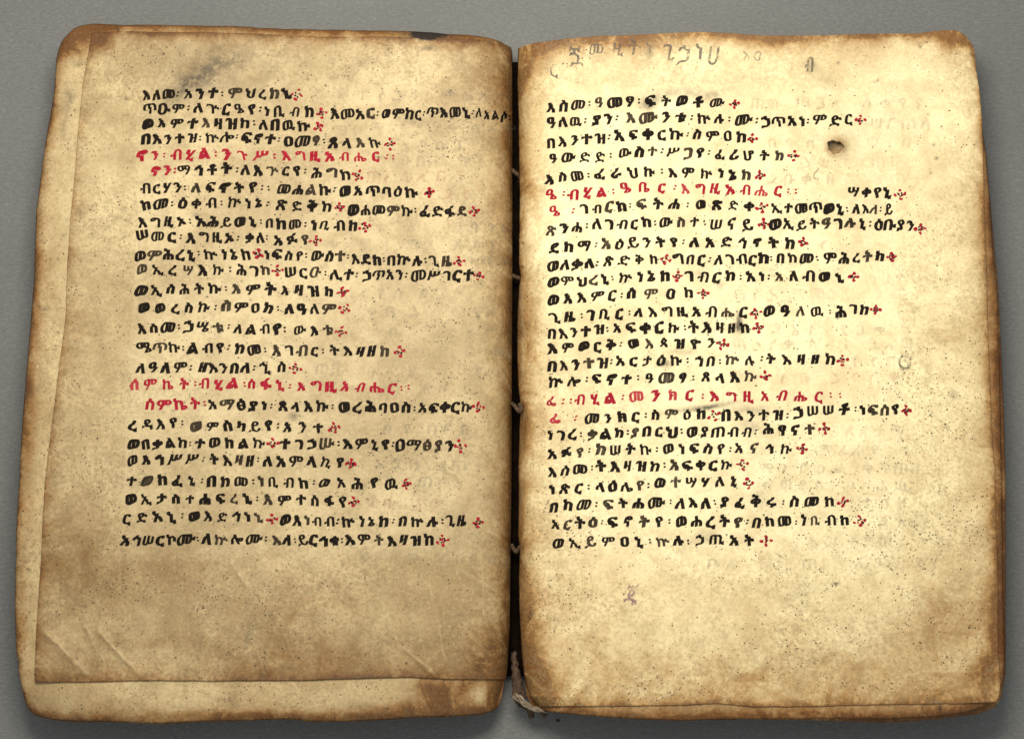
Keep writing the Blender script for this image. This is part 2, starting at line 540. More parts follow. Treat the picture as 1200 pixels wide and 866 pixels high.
def toning(px, py, dh, df, de, dg, a, seed):
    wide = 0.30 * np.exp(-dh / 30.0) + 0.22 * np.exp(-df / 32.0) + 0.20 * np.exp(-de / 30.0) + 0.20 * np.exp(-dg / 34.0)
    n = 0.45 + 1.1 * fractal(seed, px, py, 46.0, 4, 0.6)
    e = a[0] * np.exp(-dh / (a[1] * n)) + a[2] * np.exp(-df / (a[3] * n)) + a[4] * np.exp(-de / (a[5] * n)) + a[6] * np.exp(-dg / (a[7] * n))  # last term browns the gutter and paints the shade of the fold
    return e + wide * (0.35 + 1.3 * fractal(seed + 5, px, py, 38.0, 4, 0.65))


# ---- left page
nu, nv = 470, 640
P = coons(L1_TOP, L1_BOT, L1_LEFT, L1_RIGHT, nu, nv, 0.5, 3)
px, py = P[..., 0], P[..., 1]
dh, df, de, dg = grid_distances(P, False)
stain_shade_r = toning(px, py, dh, df, de, dg, (0.58, 7, 0.38, 8, 0.34, 9, 0.66, 14), 15)
stain_shade_r += 0.50 * np.clip(fractal(401, px, py, 95.0, 5, 0.6) - 0.47, 0, 1)
stain_shade_r += 0.16 * np.clip((py - 540) / 180, 0, 1) + blobs(px, py, [(118, 52, 30, 16, 0.35), (575, 790, 12, 26, 0.75), (560, 770, 22, 22, 0.28), (575, 230, 16, 190, 0.16), (100, 640, 50, 60, 0.20), (330, 700, 150, 40, 0.16),  # ramp down the page paints the light falling off towards the foot
                          (190, 660, 90, 22, 0.18), (110, 400, 26, 90, 0.13), (480, 400, 60, 120, 0.10), (540, 110, 60, 40, 0.12), (300, 770, 240, 30, 0.15), (170, 345, 60, 30, 0.10)], 21)
stain_g = blobs(px, py, [(245, 80, 64, 30, 0.40, 8), (218, 103, 30, 10, 0.42, -38), (236, 94, 44, 14, 0.26, -35), (300, 70, 60, 16, 0.16), (395, 78, 50, 18, 0.12), (345, 487, 6, 5, 0.75), (230, 252, 8, 3, 0.5),
                          (500, 56, 10, 3, 0.5), (425, 75, 8, 4, 0.25), (455, 58, 6, 14, 0.2), (290, 745, 3, 14, 0.35, 15), (490, 140, 30, 6, 0.2), (360, 470, 20, 10, 0.12)], 25)
pores = 0.09 + blobs(px, py, [(300, 250, 220, 220, 0.06), (510, 165, 46, 30, 0.75), (480, 110, 60, 40, 0.30), (160, 60, 60, 18, 0.35), (255, 690, 80, 44, 0.60), (130, 690, 40, 40, 0.40), (110, 560, 40, 80, 0.30),
                               (120, 280, 30, 100, 0.30), (540, 400, 30, 160, 0.30), (470, 560, 60, 60, 0.25), (280, 770, 120, 26, 0.30), (340, 350, 60, 60, 0.15), (450, 350, 50, 50, 0.25), (440, 50, 90, 14, 0.25)], 27)
def box_mask(x0, x1, y0, y1, soft=7.0):
    """Scraped writing field: a soft-edged rectangle on the skin."""
    w = (fractal(611, px, py, 24.0, 3) - 0.5) * 14
    f = lambda d: np.clip(d / soft + 0.5, 0, 1)
    return f(px + w - x0) * f(x1 - px + w) * f(py + w - y0) * f(y1 - py + w)


skew = (py - 100) / 540.0 * 24
pale = 0.45 * box_mask(166 - skew, 567, 95, 652) + blobs(px, py, [(330, 330, 200, 260, 0.45), (260, 720, 60, 60, 0.35), (130, 180, 24, 90, 0.3)], 33)
crease_glint = strokes(px, py, [(47, 735, 107, 795, 1.5, 1), (112, 735, 165, 793, 1.3, 1), (95, 727, 126, 782, 1.1, 0.6), (179, 770, 193, 792, 1.0, 0.7), (249, 768, 261, 792, 1.0, 0.8),
                           (268, 655, 291, 692, 1.3, 0.8), (141, 650, 141, 715, 1.0, 0.5), (472, 757, 512, 792, 1.4, 1), (535, 664, 588, 697, 1.2, 0.7), (565, 640, 566, 735, 0.9, 0.55),
                           (502, 680, 525, 788, 1.2, 0.5), (112, 702, 124, 720, 1.4, 0.9), (48, 770, 62, 793, 1.2, 0.8), (300, 760, 312, 795, 1.2, 0.5), (168, 105, 143, 640, 0.8, 0.4),
                           (572, 70, 566, 640, 0.8, 0.25), (540, 735, 580, 770, 1.2, 0.4), (210, 735, 218, 780, 1.0, 0.4), (330, 735, 352, 790, 1.2, 0.35), (440, 690, 470, 760, 1.1, 0.4), (480, 700, 505, 790, 1.0, 0.4)])
spots = blobs(px, py, [(443, 185, 1.4, 1.4, 0.9), (560, 371, 1.8, 1.8, 0.7), (324, 668, 1.3, 1.3, 0.9), (148, 116, 2, 1.6, 0.8), (444, 185, 4, 1, 0.4), (147, 135, 2, 1.5, 0.4), (283, 72, 1.5, 1.5, 0.6), (236, 750, 1, 12, 0.25, 12),
                        (500, 45, 11, 2.6, 2.2), (505, 58, 9, 2, 0.35), (430, 55, 2, 2, 0.4), (150, 54, 1.5, 1.5, 0.5), (176, 43, 1.8, 1.4, 0.6), (253, 42, 2, 1.5, 0.5), (120, 640, 1.2, 1.2, 0.6), (70, 690, 1.6, 1.2, 0.5), (104, 697, 1.5, 1.2, 0.6)], 29)  # long black spot at the head paints the shadow gap of a chip
zL = height(px, py, 'left') + 0.22 * MM * np.exp(-df / 5.0)
zL = zL + 0.60 * MM * strokes(px, py, [(47, 735, 107, 795, 3.5, 1), (112, 735, 165, 793, 3.2, 1), (95, 727, 126, 782, 3, 0.6), (472, 757, 512, 792, 3.5, 1), (502, 680, 525, 788, 3, 0.6), (268, 655, 291, 692, 3, 0.7)])
page_left = leaf_mesh("page", P, zL, MAT_PAGE_DULL, book, (stain_shade_r, stain_g, pores), (pale, crease_glint, spots))
page_left["label"] = "greyer left hand page with faint diagonal creases near its foot"

# ---- right page
nu, nv = 500, 650
P = coons(R1_TOP, R1_BOT, R1_LEFT, R1_RIGHT, nu, nv, 0.6, 41)
px, py = P[..., 0], P[..., 1]
dh, df, de, dg = grid_distances(P, True)
stain_shade_r = toning(px, py, dh, df, de, dg, (1.0, 11, 0.45, 10, 0.60, 10, 0.66, 12), 55)
stain_shade_r += 0.42 * np.clip(fractal(421, px, py, 95.0, 5, 0.6) - 0.48, 0, 1)
stain_shade_r += 0.20 * np.clip((py - 560) / 200, 0, 1) + 0.04 * np.clip((px - 1060) / 60, 0, 1) + blobs(px, py, [(1120, 44, 26, 16, 0.45), (618, 75, 16, 28, 0.45), (700, 52, 70, 8, 0.2), (1108, 395, 30, 17, 0.30), (622, 218, 12, 24, 0.35), (620, 400, 10, 60, 0.30), (1000, 500, 130, 40, 0.06),  # first ramp puts the weaker light at the foot into the colour
                          (1100, 730, 60, 70, 0.24), (640, 560, 26, 90, 0.16), (622, 745, 14, 40, 0.4), (700, 760, 60, 40, 0.14), (900, 790, 260, 30, 0.20), (1165, 800, 20, 30, 0.3), (1000, 266, 18, 6, 0.25),
                          (785, 540, 90, 20, 0.08), (700, 690, 60, 30, 0.15), (820, 500, 40, 16, 0.12), (940, 735, 22, 16, 0.15), (635, 805, 12, 26, 0.4), (980, 173, 17, 13, 0.28)], 57)
stain_g = blobs(px, py, [(760, 121, 11, 9, 0.7), (790, 112, 40, 7, 0.35), (835, 110, 30, 5, 0.3, -8), (762, 62, 5, 12, 0.35), (766, 54, 14, 9, 0.16), (830, 92, 40, 14, 0.16), (949, 78, 8, 8, 0.40), (962, 92, 24, 10, 0.20, 25), (866, 376, 5, 12, 0.8), (864, 384, 10, 5, 0.5), (822, 478, 34, 3.2, 0.85, -8),
                          (778, 427, 9, 4, 0.7), (800, 413, 20, 5, 0.3), (842, 333, 5, 6, 0.45), (828, 632, 20, 8, 0.3), (880, 500, 20, 12, 0.3), (985, 172, 20, 16, 0.22), (760, 745, 60, 20, 0.06),
                          (893, 585, 12, 14, 0.3), (880, 480, 26, 5, 0.35), (1118, 462, 6, 8, 0.35), (940, 690, 40, 10, 0.10), (820, 320, 6, 5, 0.3), (1012, 52, 1.5, 5, 0.0)], 59)
pores = 0.07 + blobs(px, py, [(1100, 600, 60, 200, 0.25), (950, 600, 120, 80, 0.15), (680, 600, 50, 160, 0.20), (850, 815, 220, 14, 0.3), (1060, 470, 46, 44, 0.65), (1110, 545, 46, 90, 0.45), (1088, 745, 40, 34, 0.75), (1130, 780, 22, 20, 0.7), (1025, 808, 54, 11, 0.75), (640, 700, 40, 60, 0.42), (930, 670, 40, 24, 0.4), (985, 650, 36, 24, 0.55),
                               (960, 560, 90, 50, 0.30), (760, 810, 90, 20, 0.35), (640, 540, 30, 80, 0.35), (900, 350, 80, 60, 0.22), (680, 60, 60, 30, 0.20), (960, 760, 90, 40, 0.25), (890, 330, 30, 30, 0.2), (1060, 640, 70, 60, 0.3), (690, 640, 40, 40, 0.25)], 61)
pale = 0.5 * box_mask(640, 1055, 104, 676) + blobs(px, py, [(880, 250, 250, 230, 0.7), (1050, 140, 90, 90, 0.8), (880, 560, 160, 80, 0.45)], 63)
crease_glint = strokes(px, py, [(644, 640, 648, 770, 0.9, 0.4), (1053, 280, 1056, 640, 0.9, 0.35), (800, 480, 1000, 478, 0.8, 0.2), (640, 640, 1050, 642, 0.8, 0.25), (905, 640, 918, 655, 1.0, 0.0), (1056, 100, 1056, 280, 0.8, 0.2),
                           (612, 330, 613, 450, 1.3, 0.5), (612, 500, 611, 610, 1.1, 0.4)])  # these two pale strokes paint the light caught by the gutter edge
spots = blobs(px, py, [(1025, 96, 1.6, 1.2, 0.9), (1029, 94.5, 1.4, 1.1, 0.9), (982, 74, 1.8, 1.4, 0.8), (942, 108, 1.4, 1, 0.9), (1094, 170, 2, 1.4, 0.7), (1097, 186, 2.1, 1.8, 0.9), (1087, 134, 1.3, 1.1, 0.7),
                        (1088, 152, 1, 1, 0.6), (1078, 55, 2, 3, 0.6), (915, 652, 8, 1.0, 0.7, 32), (980, 684, 4, 2, 0.85), (917, 738, 3, 2, 0.5), (1090, 202, 2, 1.5, 0.5), (622, 723, 3, 7, 0.35), (612, 285, 2, 1.6, 0.8),
                        (612, 313, 2, 1.4, 0.8), (1068, 423, 0, 0, 0) if False else (1072, 300, 1.2, 1.2, 0.5), (729, 131, 1.2, 1.2, 0.5), (738, 152, 1.0, 1.0, 0.6), (1139, 65, 3, 2, 0.5), (1038, 134, 1, 1, 0.5), (955, 777, 1.6, 1.4, 0.8), (1136, 130, 1.2, 1.2, 0.5)], 65)
# ring left on the skin at the fore margin, and brown stroke at the head
ring = np.exp(-((np.hypot((px - 1060.5) / 1.0, (py - 424.5) / 1.12) - 6.6) / 1.3) ** 2) * (0.35 + 0.5 * (py > 424) + 0.3 * (px < 1058))
spots = spots + 1.1 * ring
hole_rad = lambda a: 8.6 + 1.3 * np.cos(2 * a - 0.6) + 0.9 * np.cos(3 * a + 1.0) + 0.4 * np.cos(7 * a)
hd = np.hypot(px - 979, py - 172.5)
stain_shade_r = stain_shade_r + 0.30 * np.exp(-((hd - 9) / 5.0) ** 2)
zR = height(px, py, 'right') + 0.45 * MM * np.exp(-((hd - 9) / 5.0) ** 2)
page_right = leaf_mesh("page", P, zR, MAT_PAGE, book, (stain_shade_r, stain_g, pores), (pale, crease_glint, spots), hole=(979, 172.5, hole_rad))
page_right["label"] = "paler right hand page pierced by a small round hole"


# ---- the leaves under them, thinning down to the table
def under_leaves(side, n, first):
    for k in range(n):
        nu, nv = (230, 320) if k < 2 else (70, 100)
        rs = np.random.default_rng(100 + k + (0 if side == 'left' else 50))
        if side == 'left':
            T, B, L, R = [np.array(a, float) for a in (L2_TOP, L2_BOT, L2_LEFT, L2_RIGHT)]
        elif k == 0:
            T, B, L, R = [np.array(a, float) for a in (R1_TOP, R2_BOT, R2_LEFT, R2_RIGHT)]
        else:
            T, B, L, R = [np.array(a, float) for a in (R1_TOP, R3_BOT, R3_LEFT, R3_RIGHT)]
        if side == 'left':
            R = R.copy(); R[1:-1, 0] -= 2.2
        if side == 'right':
            T = T.copy(); T[:, 1] += 1.2
            T[0] = L[0]; T[-1] = R[0]
        Pk = coons(T, B, L, R, nu, nv, 0.7 if k < 2 else 1.2, 70 + 13 * k + (0 if side == 'left' else 5))
        c = np.array([330, 440]) if side == 'left' else np.array([885, 440])
        if k > (0 if side == 'left' else 1):
            sh = rs.uniform(0.004, 0.016) + 0.0006 * k
            f = np.array([1 - sh * 0.8, 1 - sh * 0.7])
            Pk = c + (Pk - c) * f + rs.uniform(-1.6, 1.6, 2)
        px, py = Pk[..., 0], Pk[..., 1]
        dh, df, de, dg = grid_distances(Pk, side == 'right')
        zt = height(px, py, side)
        zk = zt * (1 - (k + 0.55) / (n + 0.6)) if k else zt - 0.24 * MM
        zk = np.minimum(zk, zt - (0.30 + 0.6 * k) * MM)
        curl = np.exp(-np.minimum(np.minimum(df, de), dh) / 7.0)
        zk = zk - (1.6 if side == 'left' else 1.0) * MM * curl * (1 - 0.3 * k / n)
        if side == 'right':
            zk = zk - 1.8 * MM * np.exp(-(((px - 979) / 17) ** 2 + ((py - 172.5) / 17) ** 2))
        if side == 'left':
            corner = np.exp(-(((px - 25) / 34) ** 2 + ((py - 840) / 30) ** 2))
            zk = zk - 3.4 * MM * corner
        zk = np.maximum(zk, 0.5 * MM + 0.5 * MM * (n - k))
        tone = toning(px, py, dh, df, de, dg, (0.75, 11, 0.80, 9, 0.60, 12, 1.6, 18), 90 + k)  # strong gutter term paints the leaves dark where the fold is shaded
        tone = tone + 0.45 * np.clip(fractal(441 + k, px, py, 70.0, 4, 0.6) - 0.47, 0, 1)
        smudge_shade = np.zeros_like(px); spot = np.zeros_like(px)
        pr = 0.12 + 0 * px; pl = np.zeros_like(px)
        cr = np.zeros_like(px)
        if side == 'left' and k == 0:
            tone = tone + blobs(px, py, [(88, 44, 26, 18, 0.55), (515, 815, 30, 24, 0.62), (500, 805, 20, 14, 0.35), (545, 800, 16, 12, 0.4), (575, 815, 12, 20, 0.5), (470, 830, 60, 6, 0.3),
                                         (60, 330, 10, 40, 0.25), (44, 350, 8, 80, 0.25), (280, 825, 40, 14, 0.2), (110, 822, 30, 12, 0.15), (330, 838, 200, 5, 0.3), (35, 480, 7, 120, 0.22), (25, 690, 6, 90, 0.2)], 71)
            tone = tone - blobs(px, py, [(565, 818, 11, 11, 0.6)], 73)
            smudge_shade = blobs(px, py, [(78, 118, 6, 14, 0.4, 20), (80, 108, 7, 6, 0.35), (270, 822, 16, 14, 0.28), (420, 825, 20, 16, 0.2), (90, 822, 24, 14, 0.14), (92, 74, 12, 3, 0.35, -12), (76, 145, 3, 22, 0.3, 12)], 74)
            pr = 0.14 + blobs(px, py, [(270, 822, 24, 14, 0.6), (500, 812, 40, 16, 0.3), (60, 300, 20, 300, 0.12)], 75)
            spot = blobs(px, py, [(503, 41.5, 18, 5, 3.0), (492, 41, 8, 5, 2.0), (507, 46, 5, 4, 1.5), (381, 822, 2, 1.6, 0.9), (52, 362, 2.5, 2, 0.8), (46, 360, 4, 2, 0.5, 40), (138, 35, 1.6, 6, 0.8, -25), (163, 28, 6, 2.2, 0.7), (75, 275, 1.4, 1.4, 0.5), (67, 303, 1.4, 1.4, 0.5),  # first three spots paint the chip's shadow gap
                                  (69, 349, 1.5, 1.5, 0.5), (67, 391, 1.5, 1.5, 0.5), (62, 480, 1.5, 1.5, 0.5), (55, 512, 1.6, 1.6, 0.5), (50, 517, 1.6, 2, 0.6), (46, 541, 1.5, 2, 0.6), (44, 575, 1.5, 2, 0.6), (29, 658, 2, 1.6, 0.6), (33, 667, 2, 1.8, 0.7),
                                  (38, 626, 1.4, 1.4, 0.5), (24, 772, 2.6, 3, 0.6), (61, 124, 3, 2.5, 0.6), (88, 97, 2, 2, 0.5)], 76)
            cr = strokes(px, py, [(374, 800, 388, 838, 1.2, 0.7), (341, 798, 352, 812, 1.4, 0.8), (455, 815, 490, 812, 1.2, 0.5), (455, 805, 480, 830, 1.0, 0.4)])
            pl = blobs(px, py, [(75, 230, 24, 200, 0.7), (60, 820, 40, 14, 0.6), (400, 818, 70, 16, 0.35)], 77)  # patch at the foot corner paints the highlight on its curl
        elif side == 'right' and k == 0:
            tone = tone + 0.20 + blobs(px, py, [(1150, 828, 18, 8, 0.5), (1172, 400, 8, 200, 0.15), (660, 833, 30, 5, 0.2), (860, 838, 30, 5, 0.25), (955, 838, 14, 5, 0.25)], 81)
            spot = blobs(px, py, [(1102, 829, 2.2, 3, 1.2), (1126, 832, 0.9, 7, 0.7), (1172, 290, 5, 4, 0.4), (1160, 830, 10, 2, 0.4)], 82)
            smudge_shade = blobs(px, py, [(1164, 690, 6, 30, 0.5), (1160, 190, 8, 50, 0.4), (975, 168, 22, 20, 0.7)], 83)  # last smudge paints the shade seen inside the hole
        else:
            tone = tone + 0.22 + 0.15 * rs.random()
        o = leaf_mesh("leaf", Pk, zk, MAT_LEAF if not (side == 'left' and k == 0) else MAT_LEFT_UNDER, book, (tone, smudge_shade, pr), (pl, cr, spot), 0.0004 if k else 0.00025)
        if k == 0:
            o["label"] = "wider amber leaf showing round the left page" if side == 'left' else "amber leaf showing below the right page"


MAT_LEFT_UNDER = parchment("yellow_parchment", (0.58, 0.46, 0.25), (0.41, 0.295, 0.142), (0.50, 0.32, 0.18))
under_leaves('left', 13, True)
under_leaves('right', 13, True)


# ------------------------------------------------------------------ writing
GLYPHS = {}


def glyph(ch, weight):
    """Outline of one letter, thickened like a reed pen: broad uprights, thinner cross strokes."""
    key = (ch, weight)
    if key in GLYPHS:
        return GLYPHS[key]
    fc = bpy.data.curves.new('letter', 'FONT')
    fc.body = ch
    fc.resolution_u = 3
    fo = bpy.data.objects.new('letter', fc)
    COL.objects.link(fo)
    me = bpy.data.meshes.new_from_object(fo.evaluated_get(bpy.context.evaluated_depsgraph_get()))
    bpy.data.objects.remove(fo)
    bpy.data.curves.remove(fc)
    bm = bmesh.new()
    bm.from_mesh(me)
    bmesh.ops.remove_doubles(bm, verts=bm.verts, dist=1e-5)
    bmesh.ops.triangulate(bm, faces=bm.faces)
    bw = max(v.co.x for v in bm.verts) - min(v.co.x for v in bm.verts)
    if weight > 0.03 and bw > 0.62:          # crowded letters are written with a lighter touch
        weight *= 0.68
    push = {}
    for e in bm.edges:
        if len(e.link_faces) == 1:
            f = e.link_faces[0]
            p, q = e.verts[0].co, e.verts[1].co
            n = Vector((q.y - p.y, p.x - q.x, 0))
            if n.length < 1e-9:
                continue
            n.normalize()
            if n.dot(f.calc_center_median() - (p + q) / 2) > 0:
                n = -n
            for v in e.verts:
                push.setdefault(v, []).append(n)
    for v, ns in push.items():
        n = sum(ns, Vector((0, 0, 0)))
        if n.length > 1e-6:
            n = n.normalized()
            k = min(1.35, 1 / max(0.4, n.dot(ns[0])))
            # even swelling plus the sideways sweep of a broad slanted nib
            nib = math.tanh(3.0 * (n.x * 0.93 + n.y * 0.37))
            v.co += Vector((n.x, n.y * 0.8, 0)) * (0.5 * weight * k) + Vector((0.93, 0.37, 0)) * (weight * 0.95 * nib)
    bm.verts.index_update()
    v = np.array([p.co[:2] for p in bm.verts])
    t = np.array([[p.index for p in f.verts] for f in bm.faces], np.int32)
    bm.free()
    bpy.data.meshes.remove(me)
    x0, x1 = v[:, 0].min(), v[:, 0].max()
    v = v - (0.5 * (x0 + x1), 0.35)
    GLYPHS[key] = (v, t, x1 - x0)
    return GLYPHS[key]


def disc(cx, cy, rx, ry, rot=0.0, n=8):
    a = np.linspace(0, 2 * math.pi, n, endpoint=False)
    r = 1 + 0.22 * np.array([random.uniform(-1, 1) for _ in a])
    x, y = rx * r * np.cos(a), ry * r * np.sin(a)
    c, s = math.cos(rot), math.sin(rot)
    v = np.stack([cx + x * c - y * s, cy + x * s + y * c], 1)
    v = np.vstack([v, [[cx, cy]]])
    t = np.array([(i, (i + 1) % n, n) for i in range(n)])
    return v, t


class Writing:
    """Collects letters in photograph units and lays them on a page."""
    def __init__(self, side, lift=0.09):
        self.side = side; self.v = []; self.t = []; self.m = []; self.n = 0; self.lift = lift

    def add(self, v, t, mat):
        self.v.append(v); self.t.append(t + self.n); self.m += [mat] * len(t); self.n += len(v)

    def word(self, text, x0, x1, y0, y1=None, mat=0, size=17.5, weight=0.022, wild=1.0, mirror=False):
        y1 = y0 if y1 is None else y1
        small = [c in "፡።" for c in text]         # word dividers are only light touches of the pen
        gs = [glyph(c, 0.018 if d and weight > 0 else (weight + random.choice((-0.008, 0.0, 0.004, 0.010)) if weight > 0.035 else weight)) for c, d in zip(text, small)]
        ws = [g[2] * size * (0.85 if d else 1.0) for g, d in zip(gs, small)]
        span = x1 - x0
        tot = sum(ws)
        squeeze = min(1.08, span * 0.86 / tot) if tot else 1
        gap = (span - tot * squeeze) / max(1, len(gs) - 1)
        x = x0
        for g, w, d in zip(gs, ws, small):
            w *= squeeze
            cx = x + w / 2
            f = (cx - x0) / max(span, 1)
            cy = y0 + (y1 - y0) * f + random.gauss(0, 0.55) * wild
            sz = size * (1 + random.gauss(0, 0.055) * wild) * (0.85 if d else 1.0)
            a = random.gauss(0, 0.055) * wild
            sh = random.gauss(0.06, 0.09) * wild
            gv = g[0] * (sz * squeeze * random.uniform(0.98, 1.10) * (-1 if mirror else 1), -sz * random.uniform(0.95, 1.05))
            gx = gv[:, 0] - sh * gv[:, 1]; gy = gv[:, 1]
            # wavering of the pen
            ph = random.uniform(0, 50)
            gx = gx + 0.30 * wild * np.sin(gy * 0.55 + ph) + 0.16 * wild * np.sin(gy * 1.7 + ph * 2)
            gy = gy + 0.30 * wild * np.sin(gx * 0.5 + ph * 1.7)
            c, s = math.cos(a), math.sin(a)
            self.add(np.stack([cx + gx * c - gy * s, cy + gx * s + gy * c], 1), g[1][:, ::-1] if mirror else g[1], mat + (2 if weight > 0.035 and random.random() < 0.10 else 0))
            x += w + gap
        return self

    def cross(self, x, y, red=1, black=0, solid=False):
        """Section mark: four black dots set between red ones."""
        j = lambda s=0.6: random.gauss(0, s)
        a, q = random.gauss(0, 0.16), random.uniform(0.82, 1.05)
        ca, sa = math.cos(a) * q, math.sin(a) * q

        def dot(dx, dy, rx, ry, mat):
            dx, dy = dx + j(), dy + j()
            v, t = disc(x + dx * ca - dy * sa, y + dx * sa + dy * ca, rx * random.uniform(0.75, 1.2), ry * random.uniform(0.75, 1.2), random.uniform(-1, 1))
            self.add(v, t, mat)
        for dx, dy in ((-5.6, 0.4), (5.8, -0.4), (0.2, -5.2), (0.1, 5.2)):
            dot(dx, dy, 2.3, 1.8, red)
        for dx, dy in ((-2.8, 0.2), (2.8, -0.2), (-0.3, -2.4), (0.2, 2.4), (0, 0)):
            if random.random() < 0.8:
                dot(dx, dy, 1.6, 1.1, red)
        # the four black points lie over the red
        for dx, dy in ((-2.2, -1.5), (2.0, -1.6), (-2.0, 1.8), (2.2, 1.7)):
            if random.random() < 0.9:
                dot(dx, dy, 1.5, 1.05, black)
        return self

    def build(self, name, parent, mats):
        v = np.vstack(self.v); t = np.vstack(self.t)
        # black is laid over the red a hair higher so no two faces share a plane
        top = np.zeros(len(v)); top[t[np.array(self.m) % 2 == 0].ravel()] = 0.02 * MM
        z = height(v[:, 0], v[:, 1], self.side) + self.lift * MM + top
        w = place(v[:, 0], v[:, 1], z)
        # face up
        a, b, c = w[t[:, 0]], w[t[:, 1]], w[t[:, 2]]
        flip = np.cross(b - a, c - a)[:, 2] < 0
        t[flip] = t[flip][:, ::-1]
        return mesh_from(name, w, t, mats, parent, smooth=False, face_mat=self.m)


X = 'mark'
B, R = 0, 1
